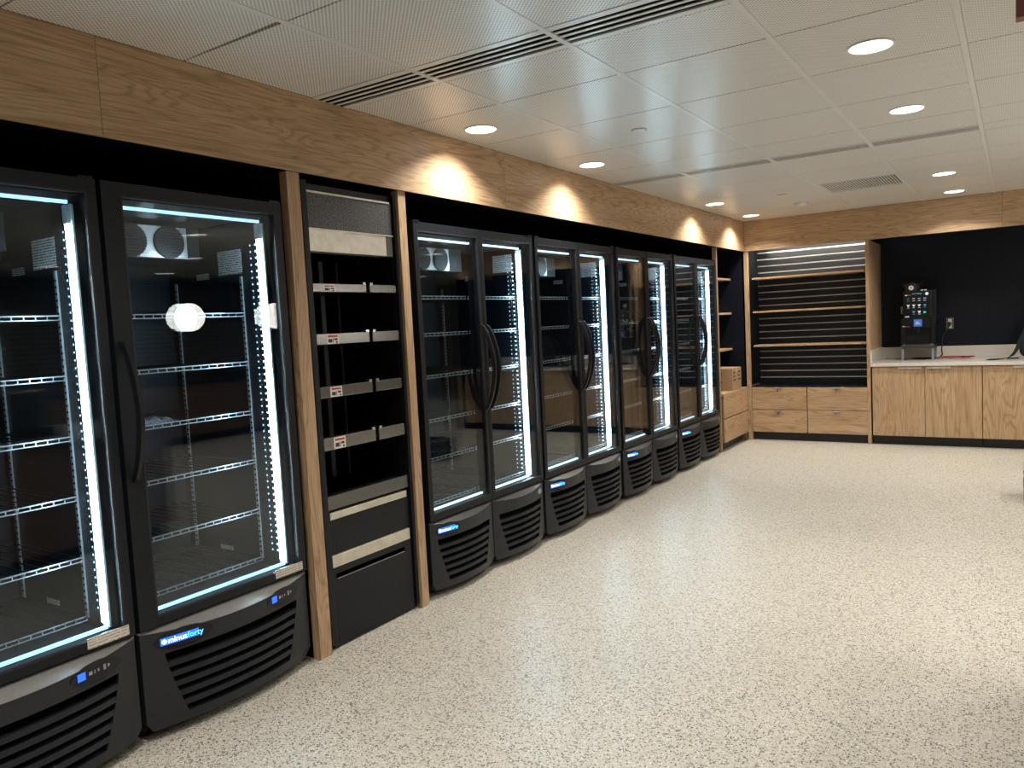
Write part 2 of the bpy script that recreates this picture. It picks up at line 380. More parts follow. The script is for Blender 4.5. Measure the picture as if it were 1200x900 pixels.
slot_diffuser(.0, 1.298-TW, -3.778, -3.562, 'far linear air slot touching the left oak fascia')
slot_diffuser(1.298+TW, 1.982-TW, -3.778, -3.562, 'far linear air slot, middle section of three')
slot_diffuser(1.982+TW, 2.652-TW, -3.778, -3.562, 'far linear air slot, rightmost section of three')

t = thing('return_air_grille', 'square louvred return air grille among the far ceiling tiles', 'air vent', (1.64, -1.85, CH))
x0, x1, y0, y1 = 1.298+TW, 1.982-TW, -2.187, -1.513
box(x0, x1, y0, y1, CH+.012, CH+.02).build('plenum', M['dark'], t)
fm = MB()
for q in ((x0, x1, y0, y0+.012), (x0, x1, y1-.012, y1), (x0, x0+.012, y0, y1), (x1-.012, x1, y0, y1)): fm.box(*q, CH-.002, CH+.02)
fm.build('frame', M['tee'], t)
bl = MB(); nb = 26
for i in range(nb):
    a = x0+.014+(x1-x0-.03)*i/nb; bl.box(a, a+.013, y0+.012, y1-.012, CH+.002, CH+.006)
o = bl.build('louvre_blades', M['tee'], t); o['kind'] = 'stuff'

def downlight(x, y, label, group, w=1.0, r=.088):
    t = thing('downlight', label, 'ceiling light', (x, y, CH), group)
    MB().ring((x, y), r, r+.012, CH-.006, CH+.001).build('trim_ring', M['white'], t)
    MB().cyl((x, y, CH-.003), r+.001, .002, n=32).build('lens', M['disc'], t)
    ld = bpy.data.lights.new('downlight_lamp', 'AREA'); ld.shape = 'DISK'; ld.size = 2*r-.01; ld.energy = LAMP_W*w; ld.color = LAMP_COL; ld.spread = math.radians(128)
    lo = bpy.data.objects.new('lamp', ld); COL.objects.link(lo); lo.parent = t; lo.location = (0, 0, -.006)
    return t
for y, l in ((-5.99, 'nearest of the four round downlights along the left oak fascia'), (-4.59, 'second round downlight along the left oak fascia'),
             (-1.845, 'third round downlight along the left oak fascia'), (-.55, 'round downlight in the corner where the oak fascias meet')):
    downlight(.25, y, l, 'round recessed downlights')
for y, l in ((-5.92, 'large-looking round downlight nearest the top right of the photo'), (-4.58, 'second round downlight in the right-hand row'),
             (-1.84, 'third round downlight in the right-hand row'), (-.51, 'round downlight of the right-hand row nearest the back oak fascia')):
    downlight(2.31, y, l, 'round recessed downlights')
for x, y in ((2.31, -8.7), (4.37, -8.7), (4.37, -5.9), (4.37, -4.58), (4.37, -1.84), (4.37, -.5), (6.4, -5.9), (6.4, -3.2), (6.4, -.5), (8.6, -2.2), (5.6, 3.0), (7.6, 3.0), (2.31, -11.2), (4.37, -11.2), (1.0, -8.75), (8.2, -4.2), (8.2, .2)):  # unseen lamps put in as fill, strongest over near-left floor and kitchen
    downlight(x, y, 'round recessed downlight added out of view to light the room', 'downlights added beyond the frame', 1.5 if x == 1.0 or x == 8.2 else .9)

def disc_thing(name, label, cat, x, y, r, h, m, lip=True):
    t = thing(name, label, cat, (x, y, CH))
    MB().cyl((x, y, CH-h), r*.9, h, n=28, r2=r).build('cover', m, t, bevel=0)
    MB().ring((x, y), r, r+.006, CH-.003, CH+.001).build('rim', M['grey'], t)
    if lip: MB().cyl((x, y, CH-h-.004), r*.4, .004, n=20).build('cap', m, t)
    return t
disc_thing('sprinkler_cover', 'round sprinkler cover plate nearer the camera on the ceiling', 'sprinkler', .93, -5.29, .042, .007, M['tee'], False)
disc_thing('sprinkler_cover', 'small round sprinkler cover plate beside the smoke detector', 'sprinkler', .93, -1.857, .042, .007, M['tee'], False)
disc_thing('smoke_detector', 'white round smoke detector on the far ceiling tiles', 'smoke detector', .925, -1.09, .062, .035, M['white'])
t = thing('hanging_sign', 'dark red box sign hung from the ceiling at the top right corner', 'sign', (3.1, -6.47, CH))
box(2.845, 3.40, -6.50, -6.44, 2.551, 2.722).build('panel', M['maroon'], t, bevel=.004)
for xx in (2.95, 3.3): MB().cyl((xx, -6.47, 2.715), .006, .03, n=8).build('hanger', M['grey'], t)

# ------------------------------------------------------------------ oak posts on the cooler wall
def oak_post(y0, y1, label, x0=-.02, cat='post', name='oak_post'):
    t = thing(name, label, cat, (-.3, (y0+y1)/2, 0))
    box(x0-.05, x0, y0, y1, 0, 2.373).build('oak_face', M['wood_z'], t)
    box(-.62, x0-.05, y0+.004, y1-.004, 0, 2.373).build('return_panel', M['black_wall'], t)
oak_post(-7.222, -7.146, 'oak post between the single-door cooler and the hot food cabinet')
oak_post(-6.443, -6.382, 'oak post between the hot food cabinet and the double-door coolers')
oak_post(-.995, -.975, 'thin oak-edged end panel beside the farthest cooler', -.03, 'panel', 'end_panel')
oak_post(-9.075, -9.005, 'oak post just outside the left edge of the photo')
struct(box(-.62, -.05, -13, -9.08, 0, 2.39).build('wall_near', M['black_wall']))
# ------------------------------------------------------------------ glass-door coolers
FX = -.03                                   # plane of the cooler doors
def arc_x(y, w, b): u = 2*y/w-1; return b*(1-u*u)
def curved_strip(mb, ya, yb, z0, z1, w, y_off, base, bul, th, lean=0, n=14):
    """bowed bar; ya/yb = (bottom, top) ends; front face follows the bow"""
    P = []
    for i in range(n+1):
        t = i/n
        y0 = ya[0]+(yb[0]-ya[0])*t; y1 = ya[1]+(yb[1]-ya[1])*t
        xf0 = base+arc_x(y0, w, bul)-lean; xf1 = base+arc_x(y1, w, bul)
        P += [(xf0, y_off+y0, z0), (xf1, y_off+y1, z1), (xf1-th, y_off+y1, z1), (xf0-th, y_off+y0, z0)]
    F = [(4*i+k, 4*i+4+k, 4*i+4+(k+1) % 4, 4*i+(k+1) % 4) for i in range(n) for k in range(4)]
    F += [(0, 1, 2, 3), (4*n+3, 4*n+2, 4*n+1, 4*n)]
    mb.add(P, F)
def oval(mb, yc, zc, ry, rz, xfun, th, n=28):
    P = []
    for lay in (0, 1):
        for i in range(n):
            a = 2*PI*i/n; y, z = yc+ry*math.cos(a), zc+rz*math.sin(a); P.append((xfun(y)+(th if lay else -.004), y, z))
    F = [(i, (i+1) % n, n+(i+1) % n, n+i) for i in range(n)] + [tuple(range(n, 2*n))]
    mb.add(P, F)
def patch(mb, y0, y1, z0, z1, xfun, th, n=6):
    P = []
    for i in range(n+1):
        y = y0+(y1-y0)*i/n; x = xfun(y); P += [(x, y, z0), (x, y, z1), (x+th, y, z1), (x+th, y, z0)]
    F = [(4*i+k, 4*i+4+k, 4*i+4+(k+1) % 4, 4*i+(k+1) % 4) for i in range(n) for k in range(4)]
    F += [(0, 1, 2, 3), (4*n+3, 4*n+2, 4*n+1, 4*n)]
    mb.add(P, F)

def make_cooler(name, label, Y0, W, nd):
    single = nd == 1
    root = thing(name, label, 'cooler', (FX-.45, Y0+W/2, 0))
    X = FX; D = .90; tw = .032; yL, yR = Y0, Y0+W
    xb = X-D
    b = MB()
    b.box(xb, X-.062, yL, yL+tw, .42, 2.205).box(xb, X-.062, yR-tw, yR, .42, 2.205).box(xb, xb+.03, yL, yR, .42, 2.205)
    b.box(xb, X-.062, yL, yR, 2.165, 2.21).box(xb, X-.062, yL, yR, .42, .470)
    b.box(xb, X-.075, yL+.004, yR-.004, .06, .42)
    if not single: b.box(X-.10, X-.066, (yL+yR)/2-.012, (yL+yR)/2+.012, .47, 2.165)
    b.build('body', M['liner'], root)
    for yy_ in (yL+.05, yR-.05):
        for xx in (X-.13, xb+.08): MB().cyl((xx, yy_, 0), .022, .062, n=12).build('foot', M['rubber'], root)
    # doors
    wd = W/nd
    for k in range(nd):
        a, c = yL+k*wd+.003, yL+(k+1)*wd-.003
        sl, sr = (.074, .036) if single else ((.028, .021) if k == 0 else (.021, .028))
        top, bot = .048, .034
        z0, z1 = .468, 2.218
        d = MB()
        d.box(X-.058, X, a, a+sl, z0, z1).box(X-.058, X, c-sr, c, z0, z1)
        d.box(X-.056, X-.001, a+sl-.002, c-sr+.002, z1-top, z1).box(X-.056, X-.001, a+sl-.002, c-sr+.002, z0, z0+bot)
        door = d.build('door', M['door_black'], root)
        MB().box(X-.020, X-.014, a+sl-.008, c-sr+.008, z0+bot-.008, z1-top+.008).build('pane', M['glass'], door)
        p2 = MB().box(X-.046, X-.041, a+sl-.008, c-sr+.008, z0+bot-.008, z1-top+.008).build('pane', M['glass'], door)
        p2.rotation_euler.z = .005
        # slim inner bead
        bd = MB(); e = .007
        bd.box(X-.013, X+.001, a+sl-e*0, a+sl+e, z0+bot, z1-top).box(X-.013, X+.001, c-sr-e, c-sr, z0+bot, z1-top)
        bd.box(X-.013, X+.001, a+sl, c-sr, z1-top-e, z1-top).box(X-.013, X+.001, a+sl, c-sr, z0+bot, z0+bot+e)
        bd.build('bead', M['rubber'], door)
        # handle: bowed grip on the latch stile
        hy = a+.030 if single else (c-.024 if k == 0 else a+.024)
        hz0, hz1, bow = (1.07, 1.60, .075)
        pts = [(X-.004, hy, hz1+.01)] + [(X+.012+bow*math.sin(PI*i/14)**.8, hy, hz1-(hz1-hz0)*i/14) for i in range(15)] + [(X-.004, hy, hz0-.01)]
        h = MB()
        P = []
        for i, p in enumerate(pts):
            wv = .010+.004*math.sin(PI*i/(len(pts)-1)); tv = .011
            P += [(p[0]-tv, p[1]-wv, p[2]), (p[0]-tv, p[1]+wv, p[2]), (p[0]+tv, p[1]+wv*.6, p[2]), (p[0]+tv, p[1]-wv*.6, p[2])]
        n_ = len(pts)-1
        h.add(P, [(4*i+q, 4*i+4+q, 4*i+4+(q+1) % 4, 4*i+(q+1) % 4) for i in range(n_) for q in range(4)] + [(0, 1, 2, 3), (4*n_+3, 4*n_+2, 4*n_+1, 4*n_)])
        h.build('handle', M['black_metal'], door, smooth=False)
        # top hinge
        hy2 = c-.03 if (single or k == 1) else a+.03
        box(X-.05, X+.004, hy2-.035, hy2+.02, 2.218, 2.226).build('hinge', M['black_metal'], door)
        if single:
            box(X, X+.003, c-.185, c-.025, z0+.010, z0+.050).build('label_plate', M['plateprint'], door)
    # door trim lit by the LED; the glow is put in as emission
    barm = M['bar'] if single else M['bar2']
    box(X-.085, X-.073, yL+.085 if single else yL+.045, yR-.072, 2.131, 2.143).build('glowing_trim', barm, root)
    box(X-.085, X-.073, yL+.085 if single else yL+.045, yR-.068, .503, .515).build('glowing_trim', barm, root)
    # LED strip at the hinge side
    ly = yR-.074
    strip = box(X-.108, X-.061, ly+.006, ly+.014, .510, 2.128).build('led_strip', M['frost'], root)
    box(X-.092, X-.074, ly-.006, ly+.006, .530, 2.055 if single else 2.10).build('lens', M['led'], strip)
    if single: box(X-.104, X-.074, ly-.006, ly+.006, 2.056, 2.126).build('end_cover', M['frost'], strip)
    for col_, (xc, hw) in enumerate(((X-.160, .0050), (X-.200, .0028))):  # LED's reflection on the side wall, put in as emissive dots
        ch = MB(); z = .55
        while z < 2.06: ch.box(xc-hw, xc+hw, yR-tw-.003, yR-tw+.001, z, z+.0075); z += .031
        o = ch.build('led_reflection_dots', M['led_refl'] if col_ == 0 else M['led_refl_dim'], strip); o['kind'] = 'stuff'
    # pilasters and wire shelves
    xs = -.30 if single else -.155
    zs = (1.717, 1.479, 1.237, .995, .747, .505) if single else (1.795, 1.568, 1.31, 1.04, .80, .53)
    for yy_ in (yL+tw, yR-tw-.008):
        for xx in (xs-.012, xb+.09):
            pl = box(xx-.008, xx+.008, yy_, yy_+.008, .50, 1.90).build('pilaster', M['rail'], root)
            sl_ = MB(); z = .53
            fy = yy_-.0006 if yy_ > (yL+yR)/2 else yy_+.008
            while z < 1.88: sl_.box(xx-.004, xx+.0085, fy, fy+.0006, z, z+.009); z += .026
            o = sl_.build('slots', M['dark'], pl); o['kind'] = 'stuff'
    spans = [(yL+tw+.008, yR-tw-.010)] if single else [(yL+tw+.008, (yL+yR)/2-.012), ((yL+yR)/2+.012, yR-tw-.010)]
    for z in zs:
        for (a, c) in spans:
            s = MB(); r = .0022
            x = xb+.06; nw = int((c-a)/.05)
            s.box(x, x+.006, a, c, z-.003, z+.003).box(x, xs, a, a+.005, z-.003, z+.003).box(x, xs, c-.005, c, z-.003, z+.003)
            for i in range(1, nw): yv = a+(c-a)*i/nw; s.box(x, xs, yv-r, yv+r, z+.003, z+.003+2*r)
            sh = s.build('shelf', M['wire'], root)
            f = MB(); f.box(xs-.004, xs, a, c, z+.003, z+.008).box(xs-.004, xs, a, c, z-.013, z-.009)
            nt_ = int((c-a)/.042)
            for i in range(nt_+1): yv = a+(c-a-.004)*i/nt_; f.box(xs-.005, xs-.001, yv, yv+.004, z-.01, z+.003)
            f.build('front_rail', M['rail'], sh)
    # evaporator box with two fans
    xe = X-.47 if single else X-.40
    ey0, ey1 = (yL+.11, yL+.735) if single else (yL+.30, yL+.98)
    ev = box(xe-.3, xe, ey0, ey1, 1.99, 2.145).build('evaporator', M['liner'], root)
    pm = (yL+.475) if single else (yL+.64)
    box(xe, xe+.006, pm-.30, pm+.19, 1.995, 2.140).build('fan_plate', M['alu'], ev)
    for dy in (-.095, .095):
        fg = MB().cyl((xe+.006, pm+dy, 2.068), .077, .006, 'X', 26)
        for i in range(-5, 6):
            hw = math.sqrt(max(.076**2-(i*.0135)**2, 1e-5)); fg.box(xe+.011, xe+.018, pm+dy-hw, pm+dy+hw, 2.068+i*.0135-.0035, 2.068+i*.0135+.0035)
        fg.build('fan_grille', M['black_metal'], ev)
    # notices on the right inner wall
    yw = yR-tw-.0015
    if single:
        box(-.482, -.300, yw-.001, yw, 1.915, 2.032).build('notice', M['notice'], root)
        box(-.662, -.561, yw-.001, yw, 1.905, 1.936).build('small_label', M['tinyprint'], root)
        box(-.640, -.535, yw-.001, yw, .512, .535).build('small_label', M['tinyprint'], root)
    else:
        box(-.359, -.19, yw-.001, yw, 1.985, 2.108).build('notice', M['notice'], root)
        box(-.617, -.524, yw-.001, yw, 1.945, 1.98).build('small_label', M['tinyprint'], root)
    # grille panels under the doors
    for k in range(nd):
        yo = yL+k*wd+.004; w = wd-.008; base = X-.012; bul = .070 if single else .050
        xf = lambda y: base+arc_x(y-yo, w, bul)
        gp = MB()
        nC = 24; P_ = []                                                                    # cap with a dipped top edge
        for i in range(nC+1):
            y = w*i/nC; u = 2*y/w-1; xq = base+arc_x(y, w, bul); zq = .452-.026*(1-u*u)
            P_ += [(xq, yo+y, .352), (xq, yo+y, zq), (xq-.03, yo+y, zq), (xq-.03, yo+y, .352)]
        gp.add(P_, [(4*i+q, 4*i+4+q, 4*i+4+(q+1) % 4, 4*i+(q+1) % 4) for i in range(nC) for q in range(4)] + [(0, 1, 2, 3), (4*nC+3, 4*nC+2, 4*nC+1, 4*nC)])
        inl, inr = (.085, .085) if single else (.050, .055)
        zt, zb, ns = .352, .088, 6
        def edge(z): t = (zt-z)/(zt-zb); return inl+.075*t**1.3, w-inr-.080*t**1.3
        zz = [zt-(zt-zb)*i/(2*ns) for i in range(2*ns+1)]
        for i in range(2*ns):
            z1_, z0_ = zz[i], zz[i+1]
            (l1, r1), (l0, r0) = edge(z1_), edge(z0_)
            curved_strip(gp, (.0, .0), (l0, l1), z0_, z1_, w, yo, base, bul, .03, n=4)
            curved_strip(gp, (r0, r1), (w, w), z0_, z1_, w, yo, base, bul, .03, n=4)
        l0, r0 = edge(zb)
        curved_strip(gp, (.03, .0), (w-.03, w), .045, zb, w, yo, base, bul, .03, lean=.012, n=20)
        panel = gp.build('grille_panel', M['grille'], root)
        lg_ = MB(); P_ = []
        for i in range(nC+1):
            y = w*i/nC; u = 2*y/w-1; xq = base+arc_x(y, w, bul); zq = .452-.026*(1-u*u)
            P_ += [(xq, yo+y, zq+.0005), (base-.004, yo+y, .460), (base-.02, yo+y, .458), (xq-.02, yo+y, zq-.004)]
        lg_.add(P_, [(4*i+q, 4*i+4+q, 4*i+4+(q+1) % 4, 4*i+(q+1) % 4) for i in range(nC) for q in range(4)] + [(0, 1, 2, 3), (4*nC+3, 4*nC+2, 4*nC+1, 4*nC)])
        lg_.build('top_ledge', M['ledge'] if single else M['ledge_dark'], panel)
        for i in range(1, ns):
            z1_, z0_ = zz[2*i]+.004, zz[2*i]-.016
            (l1, r1), (l0, r0) = edge(z1_), edge(z0_)
            s = MB(); curved_strip(s, (l0-.004, l1-.004), (r0+.004, r1+.004), z0_, z1_, w, yo, base-.003, bul, .028, lean=-.004, n=14)
            s.build('slat', M['grille'], panel)
        bk = MB(); curved_strip(bk, (.01, .01), (w-.01, w-.01), .06, .44, w, yo, base-.05, bul, .008, n=12)
        bk.build('backing', M['dark'], panel)
        xo = lambda y: xf(y)-.001
        if k == 0:
            yc = yo+(.165 if single else .135)
            bd = MB(); oval(bd, yc, .400, .118 if single else .095, .040, xo, .004); bd.build('badge', M['black_metal'], panel)
            pb = MB(); y0b = yc-.095 if single else yc-.082; y1b = yc+.055 if single else yc+.048
            patch(pb, y0b, y1b, .387, .417, lambda y: xo(y)+.004, .0015); pb.build('badge_light', M['blue'], panel)
            ym = (y0b+y1b)/2; ang = (xf(y1b)-xf(y0b))
            xd = (ang, y1b-y0b, 0); sz = .033 if single else .029
            def pos(y): return (xf(y0b)+ang*(y-y0b)/(y1b-y0b)+.0075, y, .402)
            MBo = MB(); oval(MBo, y0b+.013, .402, .009, .009, lambda y: pos(y)[0]-.002, .003, 14); MBo.build('badge_dot', M['letter'], panel)
            text_mesh('lettering', 'minus', sz, M['letter'], panel, pos(y0b+.026), xd, (0, 0, 1))
            text_mesh('lettering', 'forty', sz, M['cyan'], panel, pos(y0b+(.026+sz*2.36)), xd, (0, 0, 1))
            if not single:
                ov = MB(); oval(ov, yo+w-.10, .400, .055, .038, xo, .003); ov.build('knockout', M['grille'], panel)
        if single:
            yc = yo+w-.175
            ov = MB(); oval(ov, yc, .402, .105, .038, xo, .004); ov.build('control_panel', M['black_metal'], panel)
            patch(ob := MB(), yc-.078, yc-.048, .392, .420, lambda y: xo(y)+.004, .0015); ob.build('display', M['blue'], panel)
            mkb = MB()
            for dy, w_, h_ in ((-.034, .014, .012), (-.012, .004, .014), (.002, .006, .010), (.026, .010, .020), (.044, .010, .004), (.044, .006, .012)):
                patch(mkb, yc+dy, yc+dy+w_, .405-h_/2, .405+h_/2, lambda y: xo(y)+.004, .001, 2)
            mkb.build('control_marks', M['grey'], panel)
        elif k == 1:
            yc = yo+w-.085
            ov = MB(); oval(ov, yc-.02, .402, .085, .036, xo, .003); ov.build('control_panel', M['grille'], panel)
            ov = MB(); oval(ov, yc, .404, .034, .017, lambda y: xo(y)+.003, .006); ov.build('lock_cover', M['grey'], panel)
            ov = MB(); oval(ov, yo+.13, .400, .075, .036, xo, .002); ov.build('knockout', M['grille'], panel)
    return root
s1 = make_cooler('single_door_cooler', 'single-door glass cooler next to the oak post, clear pouch on its shelf', -8.115, .855, 1)
s0 = copy_tree(s1); s0.location.y -= .868; s0['label'] = 'single-door glass cooler cut off by the left edge of the photo'
d1 = make_cooler('double_door_cooler', 'nearest double-door glass cooler, right beside an oak post', -6.318, 1.298, 2)
for yc, l in ((-4.345, 'second nearest double-door glass cooler in the row of four'), (-3.005, 'third double-door glass cooler in the row of four'),
              (-1.672, 'farthest double-door glass cooler, beside the cardboard box')):
    c = copy_tree(d1); c.location.y = yc; c['label'] = l
for o in (s1, s0): o['group'] = 'single-door coolers'
for o in [o for o in bpy.data.objects if o.type == 'EMPTY' and o.name.startswith('double_door_cooler')]: o['group'] = 'row of double-door coolers'
# clear pouch lying on the third shelf
p = MB(); n, m_ = 14, 6
for i in range(n+1):
    for j in range(m_+1):
        u, v = i/n, j/m_
        p.v.append((-.46+.15*v, -7.87+.175*u, 1.2465+.030*math.sin(PI*v)**.6*(.75+.25*math.sin(u*19+v*5))*(math.sin(PI*u)**.3 if 0 < u < 1 else 0)))
for i in range(n):
    for j in range(m_): a = i*(m_+1)+j; p.f.append((a, a+1, a+m_+2, a+m_+1))
k0 = len(p.v); p.box(-.46, -.31, -7.87, -7.695, 1.2455, 1.2462)
tg = p.build('plastic_pouch', plain('pouch_film', (.30, .36, .46), .12, .5, var=.5, scale=60), loc=(-.385, -7.78, 1.2455), smooth=True)
tag(tg, 'crumpled clear plastic pouch lying on a wire cooler shelf', 'pouch')

# ------------------------------------------------------------------ hot food cabinet between the posts
t = thing('hot_food_cabinet', 'tall black hot food cabinet with stainless shelf fronts between two oak posts', 'food cabinet', (-.35, -6.79, 0))
XO = -.05
sh = MB(); ya, yb = -7.140, -6.447
sh.box(-.75, -.06, ya, ya+.03, .02, 2.34).box(-.75, -.06, yb-.03, yb, .02, 2.34).box(-.75, -.72, ya, yb, .02, 2.34).box(-.75, -.06, ya, yb, 2.305, 2.34).box(-.75, -.07, ya, yb, .02, .66)
sh.build('body', M['black_metal'], t)
box(-.09, -.035, -7.128, -7.090, .03, 2.352).build('frame_post', M['door_black'], t, bevel=.004)
box(-.09, -.035, -6.468, -6.448, .03, 2.345).build('frame_post', M['door_black'], t, bevel=.004)
hp = box(-.12, XO, -7.088, -6.475, 2.122, 2.300).build('header_panel', M['pebble'], t)
box(XO-.01, XO+.006, -7.088, -6.49, 2.296, 2.305).build('top_edge', M['satin'], hp)
fp = box(-.12, XO+.002, -7.085, -6.530, 2.010, 2.122).build('steel_header', M['satin'], t, bevel=.002)
box(XO, XO+.006, -7.085, -6.475, 2.118, 2.124).build('lip', M['satin'], fp)
box(-.12, XO, -6.527, -6.475, 2.008, 2.116).build('switch_block', M['dull'], t, bevel=.003)
for zlo, zhi in ((1.81, 1.852), (1.547, 1.602), (1.279, 1.336), (1.014, 1.079)):
    sf = box(-.62, XO-.035, -7.083, -6.470, zlo+.006, zlo+.016).build('shelf', M['dull'], t)
    a = box(XO-.04, XO+.004, -7.083, -6.708, zlo, zhi).build('shelf_front', M['steel'], sf, bevel=.003)
    b_ = box(XO-.04, XO+.004, -6.684, -6.470, zlo, zhi).build('shelf_front', M['steel'], sf, bevel=.003)
    lb = box(XO+.004, XO+.0055, -7.015, -6.935, zlo+.002, zhi-.004).build('label', M['white'], sf)
    mk = MB(); h = zhi-zlo-.006
    mk.box(XO+.0055, XO+.006, -7.008, -6.942, zlo+h*.74, zlo+h*.92)
    mk.build('label_heading', M['red_l'], sf)
    mk = MB(); mk.box(XO+.0055, XO+.006, -7.006, -6.980, zlo+h*.20, zlo+h*.55).box(XO+.0055, XO+.006, -6.976, -6.972, zlo+h*.15, zlo+h*.6).box(XO+.0055, XO+.006, -6.966, -6.944, zlo+h*.40, zlo+h*.6).box(XO+.0055, XO+.006, -6.955, -6.944, zlo+h*.1, zlo+h*.3)
    mk.build('label_print', M['ink'], sf)
    lt_ = MB().box(XO-.02, XO+.006, -6.735, -6.712, zhi-.004, zhi+.012).box(XO-.02, XO+.006, -6.680, -6.658, zhi-.004, zhi+.012)
    lt_.build('latch', M['chrome'], sf, bevel=.002)
for yv, wv in ((-6.93, .035), (-6.86, .012), (-6.72, .03), (-6.60, .014)):
    box(-.38, -.37, yv-wv/2, yv+wv/2, .80, 2.0).build('upright', M['upright'], t)
box(-.70, -.69, -7.08, -6.48, .80, 2.0).build('back_panel', M['dull'], t)
box(-.11, XO+.002, -7.084, -6.470, .712, .782).build('glass_band', M['dull'], t, bevel=.002)
box(-.10, XO+.006, -7.077, -6.495, .662, .698).build('steel_strip', M['satin'], t, bevel=.002)
box(-.08, XO-.004, -7.088, -6.470, .482, .660).build('front_panel', M['door_black'], t)
box(-.10, XO+.006, -7.080, -6.488, .417, .480).build('steel_strip', M['satin'], t, bevel=.002)
dr = MB()
dr.box(-.08, XO, -7.10, -6.478, .382, .412).box(-.08, XO, -7.10, -6.478, .012, .352).box(-.08, XO, -7.10, -7.055, .352, .382).box(-.08, XO, -6.53, -6.478, .352, .382).box(-.08, XO-.02, -7.06, -6.525, .352, .382)
lo = dr.build('lower_door', M['door_black'], t)
box(XO, XO+.002, -7.05, -6.535, .354, .357).build('pull_edge', M['grey'], lo)

# ------------------------------------------------------------------ corner bay on the left wall
t = thing('drawer_cabinet', 'oak two-drawer cabinet in the corner under the cardboard box', 'cabinet', (-.25, -.5, 0))
box(-.52, -.024, -.970, -.02, .105, .655).build('carcass', M['brown'], t)
box(-.52, -.002, -.972, -.018, .655, .680).build('top', M['wood_y'], t)
for z0, z1 in ((.108, .380), (.392, .672)):
    d = box(-.020, 0, -.955, -.028, z0, z1).build('drawer_front', M['wood_y'], t, bevel=.0015)
box(-.50, -.075, -.97, -.03, 0, .104).build('kick_board', M['kick'], t)
box(-.075, -.015, -.075, -.03, 0, .106).build('corner_leg', M['brown'], t)
box(-.62, -.60, -.97, .02, .68, 2.39).build('bay_back', M['black_wall'], struct(box(-.60, -.04, .02, .035, .0, 2.39).build('trim_3', M['black_wall'])))
for z, l in ((2.04, 'top oak shelf of the narrow corner bay above the cardboard box'), (1.612, 'middle oak shelf of the narrow corner bay above the cardboard box'), (1.16, 'lowest oak shelf of the narrow corner bay, nearest the cardboard box')):
    tag(box(-.595, -.19, -.972, .018, z-.012, z+.012).build('wall_shelf', M['wood_y'], loc=(-.4, -.48, z-.012), bevel=.001), l, 'shelf', 'corner bay shelves')
# cardboard box
t = thing('cardboard_box', 'closed brown cardboard box with printed marks on the corner drawers', 'box', (-.2, -.4, .681))
bx0, bx1, by0, by1, bz0, bz1 = -.36, -.018, -.575, -.215, .6815, .945
box(bx0, bx1, by0, by1, bz0, bz1).build('carton', M['card'], t, bevel=.004)
box(bx0+.003, bx1-.003, by0+.003, (by0+by1)/2-.002, bz1, bz1+.004).build('flap', M['card'], t)
box(bx0+.003, bx1-.003, (by0+by1)/2+.002, by1-.003, bz1, bz1+.004).build('flap', M['card'], t)
box(bx0-.0005, bx1+.0006, (by0+by1)/2-.025, (by0+by1)/2+.025, bz1-.05, bz1+.0046).build('tape', M['tape'], t)
pr = MB()
for k_, (a, b_) in enumerate(((.05, .20), (.05, .16), (.05, .22))): pr.box(bx0+a, bx0+b_, by0-.0006, by0, bz1-.07-.05*k_, bz1-.055-.05*k_)
for k_, (a, b_) in enumerate(((.04, .12), (.04, .10), (.04, .13), (.22, .33), (.22, .30), (.22, .33))): pr.box(bx1, bx1+.0006, by0+a, by0+b_, bz1-.06-.045*(k_ % 3), bz1-.04-.045*(k_ % 3))
o = pr.build('print', M['ink'], t)

# ------------------------------------------------------------------ slatwall bay on the back wall
tag(box(-.018, .036, .018, .42, 0, 2.373).build('oak_post', M['wood_z'], loc=(.01, .2, 0)), 'oak corner post left of the slatted display bay', 'post')
tag(box(1.383, 1.420, .018, .948, 0, 2.373).build('oak_divider', M['wood_z'], loc=(1.4, .5, 0)), 'tall oak divider between the slatted bay and the counter niche', 'panel')
t = thing('slatwall', 'black slatted display wall with shiny metal strips', 'wall panel', (.71, .43, .68))
pit_ = .0842; zs_ = [.765+pit_*i for i in range(20)]
box(.037, 1.382, .455, .47, .68, 2.42).build('back_board', M['dark'], t)
prev = .68
for i, z in enumerate(zs_):
    box(.037, 1.382, .42, .455, prev, z-.007).build('slat_board', M['slat_black'], t)
    ins = MB().box(.037, 1.382, .436, .450, z-.007, z+.007).box(.037, 1.382, .416, .437, z-.0075, z-.002)
    ins.build('metal_strip', M['strip_metal'], t); prev = z+.007
box(.037, 1.382, .42, .455, prev, 2.43).build('slat_board', M['slat_black'], t)
box(.037, .042, .04, .42, .70, 2.40).build('side_liner', M['black_wall'], t)
for z, l in ((2.028, 'top oak shelf across the slatted display bay'), (1.612, 'middle oak shelf across the slatted display bay'), (1.186, 'bottom oak shelf across the slatted display bay')):
    s = thing('display_shelf', l, 'shelf', (.72, .2, z), 'slatted bay shelves')
    box(.070, 1.372, .05, .413, z-.011, z+.011).build('board', M['wood_x'], s, bevel=.001)
    for xx in (.72, 1.30):
        br = MB(); P = [(xx, .413, z-.0112), (xx, .10, z-.0112), (xx, .413, z-.07)]
        br.add([(p_[0]-.002, p_[1], p_[2]) for p_ in P]+[(p_[0]+.002, p_[1], p_[2]) for p_ in P], [(0, 1, 2), (5, 4, 3), (0, 3, 4, 1), (1, 4, 5, 2), (2, 5, 3, 0)])
        br.build('bracket', M['black_metal'], s)
t = thing('cove_light', 'warm linear light tucked behind the fascia over the slatted bay', 'strip light', (.71, .06, 2.42))
box(.10, 1.36, .040, .075, 2.425, 2.437).build('housing', M['alu'], t); box(.11, 1.35, .045, .070, 2.420, 2.425).build('diffuser', M['cove'], t)
t = thing('drawer_cabinet', 'oak four-drawer cabinet below the slatted display bay', 'cabinet', (.71, .25, 0))
